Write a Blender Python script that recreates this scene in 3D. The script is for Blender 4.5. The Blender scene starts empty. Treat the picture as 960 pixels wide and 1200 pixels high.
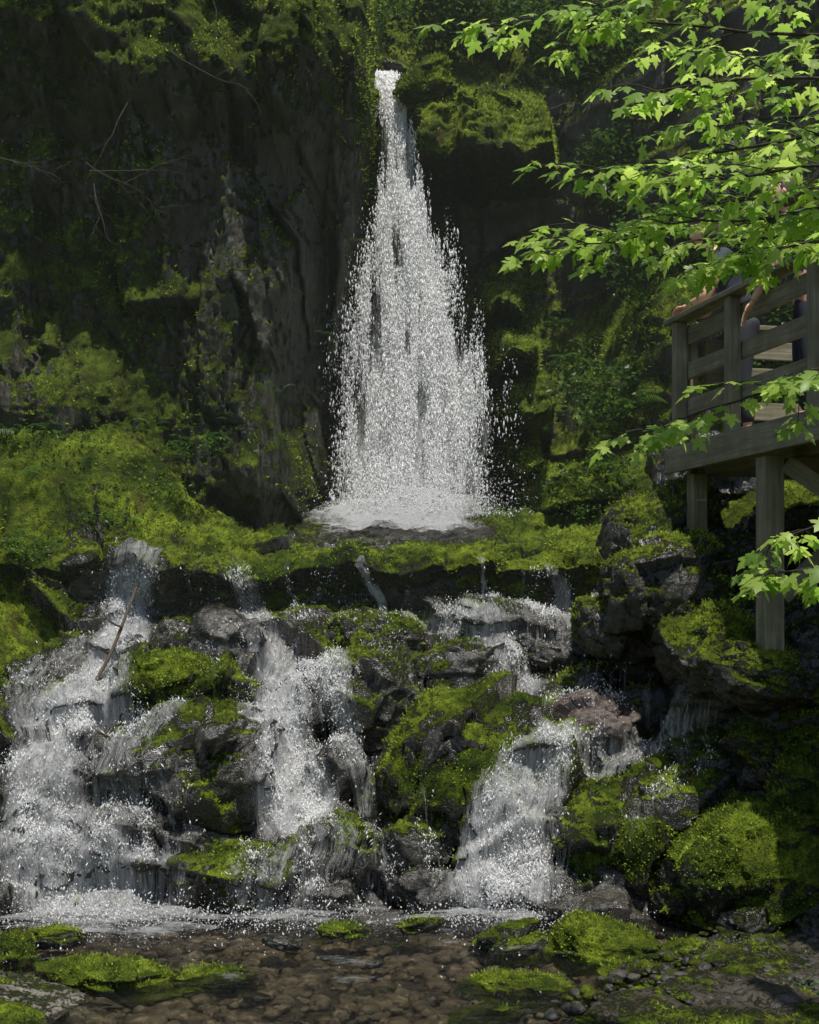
import bpy, math, numpy as np
from mathutils import Vector, Matrix
from mathutils.bvhtree import BVHTree
rng=np.random.default_rng(7)
F_=1500.;HZ=700.;CZ=2.2
def S(u,v,y): return np.array([(u-480)/F_*y, y, CZ+(HZ-v)/F_*y])   # survey bearing + distance -> metres
sc=bpy.context.scene
# ---------------------------------------------------------------- noise
def _h(ix,iy,iz,s):
    ix=ix.astype(np.int64);iy=iy.astype(np.int64);iz=iz.astype(np.int64)
    n=(ix*374761393+iy*668265263+iz*1440662683+s*974634777)&0xFFFFFFFF
    n=((n^(n>>13))*1274126177)&0xFFFFFFFF
    n=((n^(n>>15))*2246822519)&0xFFFFFFFF
    n^=n>>16
    return n/4294967296.0
def vnoise(p,s=0):
    i=np.floor(p);f=p-i;f=f*f*f*(f*(f*6-15)+10)
    r=0
    for dx in (0,1):
        wx=f[:,0] if dx else 1-f[:,0]
        for dy in (0,1):
            wy=f[:,1] if dy else 1-f[:,1]
            for dz in (0,1):
                wz=f[:,2] if dz else 1-f[:,2]
                r=r+wx*wy*wz*_h(i[:,0]+dx,i[:,1]+dy,i[:,2]+dz,s)
    return r*2-1
def fbm(p,o=5,g=.5,s=0):
    a=1.;r=0;t=0
    for k in range(o):
        r=r+a*vnoise(p+17.3*k,s+k);t+=a;a*=g;p=p*2.03
    return r/t
def facet(p,s=0):
    i=np.floor(p);best=np.full(len(p),9e9);val=np.zeros(len(p))
    for dx in (-1,0,1):
        for dy in (-1,0,1):
            for dz in (-1,0,1):
                c=i+np.array([dx,dy,dz])
                h=[_h(c[:,0],c[:,1],c[:,2],s+k) for k in range(7)]
                q=p-(c+np.stack(h[:3],1))
                d=(q*q).sum(1)
                v=(h[3]-.5)*1.2+(q[:,0]*(h[4]-.5)+q[:,1]*(h[5]-.5)+q[:,2]*(h[6]-.5))*1.6
                m=d<best;best=np.where(m,d,best);val=np.where(m,v,val)
    return val
def sst(a,b,x):
    t=np.clip((x-a)/(b-a),0,1);return t*t*(3-2*t)
# ---------------------------------------------------------------- mesh helpers
def mk(name,V,Fc,mat=None,smooth=True,attrs=None,parent=None):
    me=bpy.data.meshes.new(name);V=np.asarray(V,dtype=np.float32);Fc=np.asarray(Fc,dtype=np.int32);n,k=Fc.shape
    me.vertices.add(len(V));me.vertices.foreach_set('co',V.ravel())
    me.loops.add(n*k);me.loops.foreach_set('vertex_index',Fc.ravel())
    me.polygons.add(n);me.polygons.foreach_set('loop_start',np.arange(0,n*k,k,dtype=np.int32))
    me.update(calc_edges=True)
    me.polygons.foreach_set('use_smooth',np.full(n,smooth,dtype=bool))
    if attrs:
        for a,d in attrs.items():
            d=np.asarray(d,dtype=np.float32)
            if d.ndim==1:
                me.attributes.new(a,'FLOAT','POINT').data.foreach_set('value',d)
            else:
                me.attributes.new(a,'FLOAT_VECTOR','POINT').data.foreach_set('vector',d.ravel())
    ob=bpy.data.objects.new(name,me);sc.collection.objects.link(ob)
    if mat: me.materials.append(mat)
    if parent: ob.parent=parent
    return ob
def gridf(nr,nc):
    a=np.arange(nr*nc).reshape(nr,nc)
    return np.stack([a[:-1,:-1],a[:-1,1:],a[1:,1:],a[1:,:-1]],-1).reshape(-1,4)
def vnorm(V,Fc):
    e1=V[Fc[:,1]]-V[Fc[:,0]];e2=V[Fc[:,-1]]-V[Fc[:,0]]
    n=np.cross(e1,e2);N=np.zeros_like(V)
    for k in range(Fc.shape[1]): 
        for c in range(3): N[:,c]+=np.bincount(Fc[:,k],n[:,c],len(V))
    return N/(np.linalg.norm(N,axis=1,keepdims=True)+1e-9)
def empty(name):
    e=bpy.data.objects.new(name,None);sc.collection.objects.link(e);return e
# ---------------------------------------------------------------- materials
def newmat(name):
    m=bpy.data.materials.new(name);m.use_nodes=True;nt=m.node_tree;nt.nodes.clear()
    return m,nt,nt.nodes,nt.links
def noise(N,L,vec,scale,detail=6,rough=.6,dist=0.):
    n=N.new('ShaderNodeTexNoise');n.inputs['Scale'].default_value=scale;n.inputs['Detail'].default_value=detail
    n.inputs['Roughness'].default_value=rough;n.inputs['Distortion'].default_value=dist
    if vec is not None:L.new(vec,n.inputs['Vector'])
    return n.outputs['Fac']
def ramp(N,L,fac,stops):
    r=N.new('ShaderNodeValToRGB');e=r.color_ramp.elements
    while len(e)<len(stops): e.new(.5)
    for i,(p,c) in enumerate(stops):
        e[i].position=p;e[i].color=(c[0],c[1],c[2],1) if not np.isscalar(c) else (c,c,c,1)
    L.new(fac,r.inputs[0]);return r.outputs[0]
def math_(N,L,op,a,b=None,clamp=False):
    m=N.new('ShaderNodeMath');m.operation=op;m.use_clamp=clamp
    for i,x in enumerate((a,b)):
        if x is None: continue
        if np.isscalar(x): m.inputs[i].default_value=x
        else: L.new(x,m.inputs[i])
    return m.outputs[0]
def mixc(N,L,f,a,b):
    m=N.new('ShaderNodeMix');m.data_type='RGBA'
    if np.isscalar(f): m.inputs[0].default_value=f
    else: L.new(f,m.inputs[0])
    for i,x in ((6,a),(7,b)):
        if isinstance(x,tuple): m.inputs[i].default_value=(*x,1)
        else: L.new(x,m.inputs[i])
    return m.outputs[2]
def bump(N,L,h,st,dist,nrm=None):
    b=N.new('ShaderNodeBump');b.inputs['Strength'].default_value=st;b.inputs['Distance'].default_value=dist
    L.new(h,b.inputs['Height'])
    if nrm: L.new(nrm,b.inputs['Normal'])
    return b.outputs[0]
def attr(N,name):
    a=N.new('ShaderNodeAttribute');a.attribute_name=name;return a
def rockmat(name,c1,c2,c3,mossd=(.024,.045,.008),mossl=(.28,.36,.03),rough=.35,vert=False):
    m,nt,N,L=newmat(name)
    tc=N.new('ShaderNodeTexCoord').outputs['Object']
    v=tc
    if vert:
        mp=N.new('ShaderNodeMapping');mp.inputs['Scale'].default_value=(1.8,1,.4);L.new(tc,mp.inputs[0]);v=mp.outputs[0]
    n1=noise(N,L,v,1.7,8,.62,.4);n2=noise(N,L,v,9,8,.7);n3=noise(N,L,tc,45,6,.7)
    rock=mixc(N,L,ramp(N,L,n1,[(.35,0.),(.65,1.)]),c1,c2)
    rock=mixc(N,L,ramp(N,L,n2,[(.52,0.),(.7,1.)]),rock,c3)
    rock=mixc(N,L,ramp(N,L,n3,[(.35,.75),(.6,0.)]),rock,tuple(x*.35 for x in c1))
    a=attr(N,'moss').outputs['Fac']
    mm=math_(N,L,'ADD',a,math_(N,L,'MULTIPLY',math_(N,L,'SUBTRACT',n2,.5),1.7))
    mm=math_(N,L,'ADD',mm,math_(N,L,'MULTIPLY',math_(N,L,'SUBTRACT',n3,.5),1.2))
    mask=ramp(N,L,mm,[(.32,0.),(.52,1.)])
    m1=noise(N,L,tc,2.6,5,.6);m2=noise(N,L,tc,70,5,.7);m4=noise(N,L,tc,14,5,.65)
    mid=tuple((x+y)*.40 for x,y in zip(mossd,mossl))
    mc=ramp(N,L,m1,[(.34,mossd),(.48,mid),(.62,mossl)])
    mc=mixc(N,L,ramp(N,L,m4,[(.38,.75),(.56,0.)]),mc,mossd)
    mc=mixc(N,L,ramp(N,L,m2,[(.35,.8),(.58,0.)]),mc,tuple(x*.5 for x in mossd))
    m5=noise(N,L,tc,4.3,5,.6);mc=mixc(N,L,ramp(N,L,m5,[(.56,0.),(.7,.6)]),mc,(.075,.055,.02))
    col=mixc(N,L,mask,rock,mc)
    p=N.new('ShaderNodeBsdfPrincipled');L.new(col,p.inputs['Base Color'])
    r=mixc(N,L,mask,ramp(N,L,n2,[(.3,rough*.55),(.7,rough*1.5)]),(.95,.95,.95));L.new(r,p.inputs['Roughness'])
    L.new(math_(N,L,'SUBTRACT',.7,math_(N,L,'MULTIPLY',mask,.6)),p.inputs['Specular IOR Level'])
    b=bump(N,L,n2,.7,.04);b=bump(N,L,n3,.6,.012,b)
    hb=math_(N,L,'MULTIPLY',m2,mask);b=bump(N,L,hb,1.,.03,b)
    L.new(b,p.inputs['Normal'])
    o=N.new('ShaderNodeOutputMaterial');L.new(p.outputs[0],o.inputs[0]);return m
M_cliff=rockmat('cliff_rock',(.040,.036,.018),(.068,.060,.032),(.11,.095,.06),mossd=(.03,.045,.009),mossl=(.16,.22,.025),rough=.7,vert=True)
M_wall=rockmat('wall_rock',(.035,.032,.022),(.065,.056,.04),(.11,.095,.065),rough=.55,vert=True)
M_rock=rockmat('wet_rock',(.022,.020,.014),(.048,.042,.031),(.10,.09,.07),rough=.22)
M_brown=rockmat('brown_rock',(.065,.042,.032),(.095,.062,.048),(.14,.11,.09),rough=.35)
M_grey=rockmat('pale_rock',(.16,.14,.10),(.22,.20,.16),(.30,.28,.23),rough=.6)
M_pebble=rockmat('pebble_rock',(.035,.031,.024),(.06,.052,.04),(.11,.10,.08),rough=.4)
M_bed=rockmat('stream_bed_rock',(.15,.115,.07),(.24,.195,.13),(.34,.30,.22),rough=.5)
M_ground=rockmat('ground_soil',(.04,.032,.02),(.07,.056,.036),(.12,.10,.07),rough=.5)
def leafmat(name,dark,light,trans=.5,rough=.45):
    m,nt,N,L=newmat(name)
    c=mixc(N,L,attr(N,'rnd').outputs['Fac'],dark,light)
    p=N.new('ShaderNodeBsdfPrincipled');L.new(c,p.inputs['Base Color']);p.inputs['Roughness'].default_value=rough
    p.inputs['Specular IOR Level'].default_value=.35
    t=N.new('ShaderNodeBsdfTranslucent')
    hs=N.new('ShaderNodeHueSaturation');hs.inputs['Value'].default_value=1.6;hs.inputs['Saturation'].default_value=1.02
    L.new(c,hs.inputs['Color']);L.new(hs.outputs[0],t.inputs['Color'])
    mx=N.new('ShaderNodeMixShader');mx.inputs[0].default_value=trans;L.new(p.outputs[0],mx.inputs[1]);L.new(t.outputs[0],mx.inputs[2])
    o=N.new('ShaderNodeOutputMaterial');L.new(mx.outputs[0],o.inputs[0]);return m
M_moss=leafmat('moss_fronds',(.032,.055,.008),(.35,.45,.045),.4,.8)
M_fern=leafmat('fern_leaf',(.02,.06,.012),(.10,.19,.03),.45)
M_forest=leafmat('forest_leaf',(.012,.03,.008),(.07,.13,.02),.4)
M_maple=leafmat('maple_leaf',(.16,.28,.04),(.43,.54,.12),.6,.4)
def barkmat(name,a,b):
    m,nt,N,L=newmat(name);tc=N.new('ShaderNodeTexCoord').outputs['Object']
    mp=N.new('ShaderNodeMapping');mp.inputs['Scale'].default_value=(6,6,1.2);L.new(tc,mp.inputs[0])
    n=noise(N,L,mp.outputs[0],3,7,.7);p=N.new('ShaderNodeBsdfPrincipled')
    L.new(ramp(N,L,n,[(.3,a),(.7,b)]),p.inputs['Base Color']);p.inputs['Roughness'].default_value=.85
    L.new(bump(N,L,n,.8,.04),p.inputs['Normal'])
    o=N.new('ShaderNodeOutputMaterial');L.new(p.outputs[0],o.inputs[0]);return m
M_bark=barkmat('bark',(.02,.016,.011),(.06,.048,.036));M_twig=barkmat('twig_bark',(.03,.025,.018),(.07,.055,.04))
M_stick=barkmat('dead_wood',(.06,.04,.025),(.12,.085,.055))
def woodmat():
    m,nt,N,L=newmat('weathered_wood');tc=N.new('ShaderNodeTexCoord').outputs['Object']
    oi=N.new('ShaderNodeObjectInfo')
    mp=N.new('ShaderNodeMapping');mp.inputs['Scale'].default_value=(1.2,22,22);L.new(tc,mp.inputs[0])
    ad=N.new('ShaderNodeVectorMath');ad.operation='ADD';L.new(mp.outputs[0],ad.inputs[0])
    cb=N.new('ShaderNodeCombineXYZ');L.new(math_(N,L,'MULTIPLY',oi.outputs['Random'],40),cb.inputs[0]);L.new(cb.outputs[0],ad.inputs[1])
    n=noise(N,L,ad.outputs[0],1.5,8,.65,.3);n2=noise(N,L,tc,5,5,.6)
    c=ramp(N,L,n,[(.3,(.10,.085,.055)),(.55,(.27,.23,.15)),(.75,(.36,.31,.22))])
    c=mixc(N,L,ramp(N,L,n2,[(.4,.6),(.7,0.)]),c,(.10,.095,.045))
    p=N.new('ShaderNodeBsdfPrincipled');L.new(c,p.inputs['Base Color']);p.inputs['Roughness'].default_value=.75
    L.new(bump(N,L,n,.6,.01),p.inputs['Normal'])
    o=N.new('ShaderNodeOutputMaterial');L.new(p.outputs[0],o.inputs[0]);return m
M_wood=woodmat()
def watermat(name,vec,scl,k=4.5,det=9,thr=.82,fine=38,bd=.12,wf=.4):
    m,nt,N,L=newmat(name)
    if vec=='flow': v=attr(N,'flow').outputs['Vector']
    else: v=N.new('ShaderNodeTexCoord').outputs['Object']
    mp=N.new('ShaderNodeMapping');mp.inputs['Scale'].default_value=scl;L.new(v,mp.inputs[0])
    n=noise(N,L,mp.outputs[0],1.,det,.7,.7)
    mp2=N.new('ShaderNodeMapping');mp2.inputs['Scale'].default_value=(scl[0]/10,scl[1]/10*1.4,scl[2]/10*1.4);L.new(v,mp2.inputs[0])
    n2=noise(N,L,mp2.outputs[0],fine,5,.75)
    nn=math_(N,L,'ADD',math_(N,L,'MULTIPLY',n,1-wf),math_(N,L,'MULTIPLY',n2,wf))
    d=attr(N,'den').outputs['Fac']
    s=math_(N,L,'SUBTRACT',math_(N,L,'ADD',nn,math_(N,L,'MULTIPLY',d,.55)),thr)
    al=math_(N,L,'MULTIPLY',s,k,True)
    al=math_(N,L,'MULTIPLY',al,.96)
    p=N.new('ShaderNodeBsdfPrincipled');p.inputs['Base Color'].default_value=(.98,.98,.97,1);p.inputs['Roughness'].default_value=.3
    L.new(bump(N,L,nn,1.,bd),p.inputs['Normal'])
    t=N.new('ShaderNodeBsdfTranslucent');t.inputs[0].default_value=(.98,.97,.95,1)
    mx=N.new('ShaderNodeMixShader');mx.inputs[0].default_value=.35;L.new(p.outputs[0],mx.inputs[1]);L.new(t.outputs[0],mx.inputs[2])
    tr=N.new('ShaderNodeBsdfTransparent');m2=N.new('ShaderNodeMixShader');L.new(al,m2.inputs[0]);L.new(tr.outputs[0],m2.inputs[1]);L.new(mx.outputs[0],m2.inputs[2])
    o=N.new('ShaderNodeOutputMaterial');L.new(m2.outputs[0],o.inputs[0]);return m
M_fall=watermat('falling_water','obj',(16,6,1.0),k=4.5,thr=.77,bd=.12,fine=45)
M_casc=watermat('cascade_water','flow',(24,3.0,1),k=4.2,thr=.785,fine=42)
M_foam_glints=watermat('foam_and_glints','flow',(14,14,14),k=4,thr=.80)  # foam, and the painted glint flecks on the pool
def plain(name,c,rough=.5,trans=0.):
    m,nt,N,L=newmat(name);p=N.new('ShaderNodeBsdfPrincipled');p.inputs['Roughness'].default_value=rough
    tc=N.new('ShaderNodeTexCoord').outputs['Object'];n=noise(N,L,tc,25,4,.6)
    L.new(mixc(N,L,n,tuple(x*.85 for x in c),tuple(min(1,x*1.12) for x in c)),p.inputs['Base Color'])
    out=p.outputs[0]
    if trans:
        t=N.new('ShaderNodeBsdfTranslucent');t.inputs[0].default_value=(*c,1);mx=N.new('ShaderNodeMixShader');mx.inputs[0].default_value=trans
        L.new(out,mx.inputs[1]);L.new(t.outputs[0],mx.inputs[2]);out=mx.outputs[0]
    o=N.new('ShaderNodeOutputMaterial');L.new(out,o.inputs[0]);return m
M_drop=plain('water_droplet',(.97,.97,.96),.35,.45)
def poolmat():
    m,nt,N,L=newmat('pool_water');tc=N.new('ShaderNodeTexCoord').outputs['Object']
    mp=N.new('ShaderNodeMapping');mp.inputs['Scale'].default_value=(1,1.9,1);L.new(tc,mp.inputs[0])
    n=noise(N,L,mp.outputs[0],9,6,.6,1.2);b=bump(N,L,n,1.,.12)
    g=N.new('ShaderNodeBsdfGlossy');g.inputs['Roughness'].default_value=.14;g.inputs['Color'].default_value=(1,1,1,1);L.new(b,g.inputs['Normal'])
    t=N.new('ShaderNodeBsdfTransparent');t.inputs[0].default_value=(.93,.90,.80,1)
    fr=N.new('ShaderNodeFresnel');fr.inputs[0].default_value=1.33;L.new(b,fr.inputs['Normal'])
    mx=N.new('ShaderNodeMixShader');L.new(fr.outputs[0],mx.inputs[0]);L.new(t.outputs[0],mx.inputs[1]);L.new(g.outputs[0],mx.inputs[2])
    o=N.new('ShaderNodeOutputMaterial');L.new(mx.outputs[0],o.inputs[0]);return m
M_pool=poolmat()
SC=[]   # (V,F,N,moss,weight) for moss fronds
def blobs(x,z,lst,y0):
    r=np.zeros_like(x)
    for (u,v,ru,rv,a) in lst:
        c=S(u,v,y0);r+=a*np.exp(-((x-c[0])/(ru/F_*y0))**2-((z-c[2])/(rv/F_*y0))**2)
    return r
def axis(*segs):
    out=[]
    for a,b,st in segs: out.append(np.arange(a,b,st))
    out.append([segs[-1][1]]);return np.concatenate(out)
# ---------------------------------------------------------------- left cliff
xs=axis((-14,-5.2,.12),(-5.2,-.15,.022));zs=axis((2.2,8.6,.024),(8.6,12.5,.1))
X,Z=np.meshgrid(xs,zs);x=X.ravel();z=Z.ravel()
P=np.stack([x,np.zeros_like(x),z],1)
xe=-1.0+.5*sst(3.3,7.2,z)+.12*fbm(P*np.array([0,1,1.2])+3,4)
Y=12.5+.9*sst(xe-.5,xe-.1,x)+2.4*sst(xe-.05,xe+.3,x)
Y-=blobs(x,z,[(60,30,110,60,.6),(400,30,60,70,.8),(330,90,70,60,.45),(200,70,80,60,.45),(120,110,60,30,.35),(290,430,45,180,.42),(180,300,60,200,.2),(30,470,90,60,.35),(320,560,40,60,.35)],12.3)
Y+=blobs(x,z,[(110,330,70,120,.3),(368,330,25,190,.5),(235,230,25,120,.25)],12.5)
Q=P*np.array([1.5,1,.5])
Y-=.28*facet(Q*1.0+5,1)+(.12+.06*sst(-2.4,-1.2,x))*facet(Q*2.6,2)+.05*facet(P*np.array([6,1,2.]),3)
Y-=.26*fbm(P*1.3,5,.55,9)+.06*fbm(P*np.array([9,1,3.]),4,.6,11)+.03*fbm(P*14,3,.6,12)
Y-=.10*np.abs(fbm(P*3.2+5,4,.5,13))*sst(6.,7.2,z)*2
Y+=np.clip(z-8.8,0,9)*1.4
V=np.stack([x,Y,z],1);Fc=gridf(len(zs),len(xs));N_=vnorm(V,Fc)
moss=.46+.75*N_[:,2]+.42*fbm(P*np.array([1.1,1,.7])+30,4)+.35*sst(6.3,7.4,z)-.14*sst(-2.6,-1.6,x)*(1-sst(6,7,z))
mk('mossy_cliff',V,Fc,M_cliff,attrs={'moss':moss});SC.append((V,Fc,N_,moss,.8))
# ---------------------------------------------------------------- back / right rock wall
xs=axis((-3,-1,.06),(-1,3.6,.025),(3.6,13,.12));zs=axis((2.2,9.2,.026),(9.2,17,.12))
X,Z=np.meshgrid(xs,zs);x=X.ravel();z=Z.ravel();P=np.stack([x,np.zeros_like(x),z],1)
Y=15.2-1.6*sst(1.9,3.2,x)-2.0*sst(2.6,4.6,x)
Y+=blobs(x,z,[(560,260,80,70,.6),(700,330,40,90,.6)],14.6)
Y-=blobs(x,z,[(770,470,50,120,.9),(790,350,40,60,.5),(700,560,60,60,.7),(860,600,100,90,.8)],12.8)
Y-=.30*facet(P*np.array([1.2,1,.8])+9,4)+.10*facet(P*np.array([3,1,2.4]),5)+.02*facet(P*7.,6)+.2*fbm(P*1.4,5,.55,19)+.05*fbm(P*6.,4,.6,21)
fx=fbm(P*np.array([2.2,0,0])+3,4);f2=fbm(P*2.6+8,4)
def shelf(x0,x1,zl,zh,dep,soft=.12):
    zl_=zl+.16*fx;t=np.clip((z-zl_)/(zh-zl_),0,1)
    return dep*sst(x0,x0+soft*2,x+.1*f2)*(1-sst(x1-soft*2,x1,x+.1*f2))*(1-t)*sst(zl_-.14,zl_,z)*(1+.35*f2)
mcap=shelf(-.08,1.75,7.1,8.3,1.35);r1=shelf(.78,1.4,5.45,6.1,1.3);r2=shelf(.85,1.6,4.8,5.6,1.6);r3=shelf(.98,1.7,4.15,4.95,1.8);r4=shelf(1.0,1.6,3.6,4.25,1.6);r5=shelf(1.1,2.6,3.1,3.75,1.8);r6=shelf(-1.,-.55,4.4,5.9,.5)
sh=np.maximum.reduce([mcap,r1,r2,r3,r4,r5,r6]);Y-=sh
zt=8.25-.2*sst(-.9,-.4,x)*(1-sst(-.1,.3,x))+.1*fbm(P*np.array([1.5,0,0]),3)
Y+=np.clip(z-zt,0,.35)*2+np.clip(z-zt-.35,0,20)*.55
Y-=sst(.15,.4,sh)*(.12*np.abs(fbm(P*4.5+2,4,.5,23)))*2
V=np.stack([x,Y,z],1);Fc=gridf(len(zs),len(xs));N_=vnorm(V,Fc)
moss=.30+.7*N_[:,2]+.32*fbm(P*1.2+60,4)+.5*sst(.08,.3,sh)+.35*sst(8.2,8.6,z)+blobs(x,z,[(560,110,95,45,.3),(605,390,50,90,.3),(620,580,100,50,.4),(720,470,60,120,.2)],14.3)-blobs(x,z,[(560,250,90,60,.2)],14.6)
mk('rock_wall',V,Fc,M_wall,attrs={'moss':moss});SC.append((V,Fc,N_,moss,1.5))
# ---------------------------------------------------------------- stream courses over the cascade
prof=np.array([(8.3,-.45),(8.6,-.2),(8.95,.02),(9.2,.3),(9.7,.85),(10.3,1.3),(10.9,1.75),(11.3,1.98),(11.46,2.12),(11.38,2.36),(11.25,2.5),(11.3,2.6),(11.75,2.72),(13.5,3.08),(15.8,3.3)])
seg=np.r_[0,np.cumsum(np.hypot(*np.diff(prof,axis=0).T))];PV=HZ+(CZ-prof[:,1])*F_/prof[:,0]
def s_of_v(v): return np.interp(-v,-PV,seg)
def yz_of_s(s): return np.interp(s,seg,prof[:,0]),np.interp(s,seg,prof[:,1])
def dyx(x): return -1.3*sst(1.7,3.6,x)-.55*sst(2.9,4.2,-x)
ST=[[(165,652,46,.72),(150,700,47,.8),(135,770,42,.88),(115,835,65,.9),(70,885,80,.85),(55,960,70,.8),(70,1035,95,.85),(110,1064,140,.85)],
[(130,850,50,.65),(205,885,55,.65),(140,935,60,.65),(150,1010,60,.65),(190,1064,60,.65)],[(110,755,30,.6),(60,800,30,.6),(30,860,40,.65)],
[(282,656,30,.55),(288,720,30,.68),(320,760,42,.82),(345,800,52,.88),(322,860,48,.95),(345,910,60,.95),(345,958,65,1.)],
[(380,800,38,.75),(402,860,40,.75),(420,930,34,.65)],[(330,965,60,.7),(390,1020,60,.58),(320,1064,90,.65)],[(430,1000,30,.55),(440,1064,60,.55)],
[(430,652,9,.72),(442,690,11,.85),(452,730,14,.8)],[(567,652,6,.7),(571,730,8,.72)],[(648,654,12,.62),(660,690,15,.75),(672,735,24,.75)],
[(340,660,5,.6),(343,725,7,.55)],[(612,664,4,.58),(614,725,5,.55)],[(222,670,6,.55),(226,725,6,.5)],[(478,668,5,.52),(482,725,8,.5)],
[(250,665,60,.40),(250,720,60,.42)],[(400,668,60,.36),(400,720,60,.38)],[(630,664,50,.42),(640,725,50,.44)],[(140,680,70,.42),(130,740,70,.45)],
[(495,745,36,.65),(560,770,44,.75),(612,818,36,.78)],[(620,738,48,.65),(720,772,54,.72),(800,806,46,.7)],
[(690,905,30,.65),(645,935,55,.85),(602,990,74,.95),(585,1064,92,.95)],[(870,900,34,.6),(790,905,42,.65),(700,920,46,.72)],[(560,755,90,.54),(740,790,80,.54)],
[(600,840,60,.52),(740,865,55,.52)],[(440,760,50,.46),(500,860,40,.46)],[(300,800,110,.46),(380,900,110,.46),(380,1000,120,.48)],[(120,900,140,.48),(150,1000,140,.5)],
[(350,735,50,.5),(440,735,30,.45)],[(640,1064,60,.65),(700,1064,30,.4)],[(500,980,20,.5),(510,1064,40,.5)],[(800,930,40,.5),(760,1000,30,.5),(700,1050,30,.5)]]
STP=[]
for st in ST:
    pts=[]
    for (u,v,w,d) in st:
        s_=float(s_of_v(v));yy,_=yz_of_s(s_);yy=float(yy);px=(u-480)/F_*yy;yy+=float(dyx(np.array(px)));pts.append(((u-480)/F_*yy,s_,w/F_*yy,d))
    STP.append(pts)
def streams(x,s):
    Pw=np.stack([x,s,x*0],1)
    wx=x+.14*fbm(Pw*2.5,5,.55,71);ws=s+.12*fbm(Pw*2.5+9,5,.55,72);den=np.zeros_like(x)
    for pts in STP:
        for a,b in zip(pts[:-1],pts[1:]):
            ax,ay=a[:2];bx,by=b[:2];L2=(bx-ax)**2+(by-ay)**2
            t=np.clip(((wx-ax)*(bx-ax)+(ws-ay)*(by-ay))/L2,0,1)
            dd=np.hypot(wx-ax-t*(bx-ax),ws-ay-t*(by-ay));w=a[2]+t*(b[2]-a[2]);de=a[3]+t*(b[3]-a[3])
            den=np.maximum(den,de*(1-sst(.3,1.15,dd/w)))
    return den,wx
# ---------------------------------------------------------------- cascade bed
ss=axis((0,seg[11]+.5,.02),(seg[11]+.5,seg[-1],.05));xs=axis((-12,-4.3,.12),(-4.3,3.6,.022),(3.6,12,.12))
X,SS=np.meshgrid(xs,ss);x=X.ravel();s=SS.ravel();y,z=yz_of_s(s)
sl=seg[11]
lipw=np.exp(-((s-sl+.15)/.55)**2)*(1-sst(2.0,2.8,np.abs(x+.3)))
y=y+dyx(x)
P=np.stack([x,y,z],1)
amp=1-.8*lipw;top=sst(sl+.2,sl+.7,s)
amp=amp*(1-.75*top)
D=(.32*facet(P*1.25+2,31)+.10*facet(P*2.9,32)+.13*fbm(P*2.2,5,.5,33))*amp+.04*fbm(P*9,4,.6,34)+.012*facet(P*8,35)
D+=.25*sst(2.7,3.6,-x)*(1-top)+.3*sst(2.2,3.2,x)*(1-top)
l1=np.stack([x*2.2,s*0,s*0],1)
D+=lipw*(.2*fbm(l1+7,4)+.09*facet(np.stack([x*2.2,z*2,s*0],1),36)+.05*fbm(np.stack([x*9,z*3,s*0],1),4))
V=np.stack([x,y-.62*D,z+.6*D-.17*lipw*(fbm(np.stack([x*1.5,s*0,s*0],1)+4,4)+.2)],1)
V[:,2]+=top*(.95*sst(1.35,3.2,-x)*np.exp(-((y-12.2)/1.0)**2)+.25*fbm(P*1.8,4)*.5*sst(.8,1.6,np.abs(x))+.3*sst(1.5,3,x)+.14*fbm(P*5,4)*sst(.7,1.1,np.abs(x+.1)))
Fc=gridf(len(ss),len(xs));N_=vnorm(V,Fc)
dn_,_=streams(x,s)
moss=.20+.42*N_[:,2]+.42*fbm(P*1.3+90,4)+.4*lipw+.5*top*sst(.9,1.4,np.abs(x+.2))+.35*sst(2.6,3.2,-x)+.22*sst(1.6,2.4,x)-.3*top*(1-sst(.7,1.2,np.abs(x+.1)))-.7*dn_*(1-.6*lipw)
moss-=.25*(1-sst(0.05,.3,z))
mk('cascade_rock_ledge',V,Fc,M_rock,attrs={'moss':moss});SC.append((V,Fc,N_,moss,1.0))
tri_polys=[tuple(r) for r in Fc.tolist()];allv=V.tolist()
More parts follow.
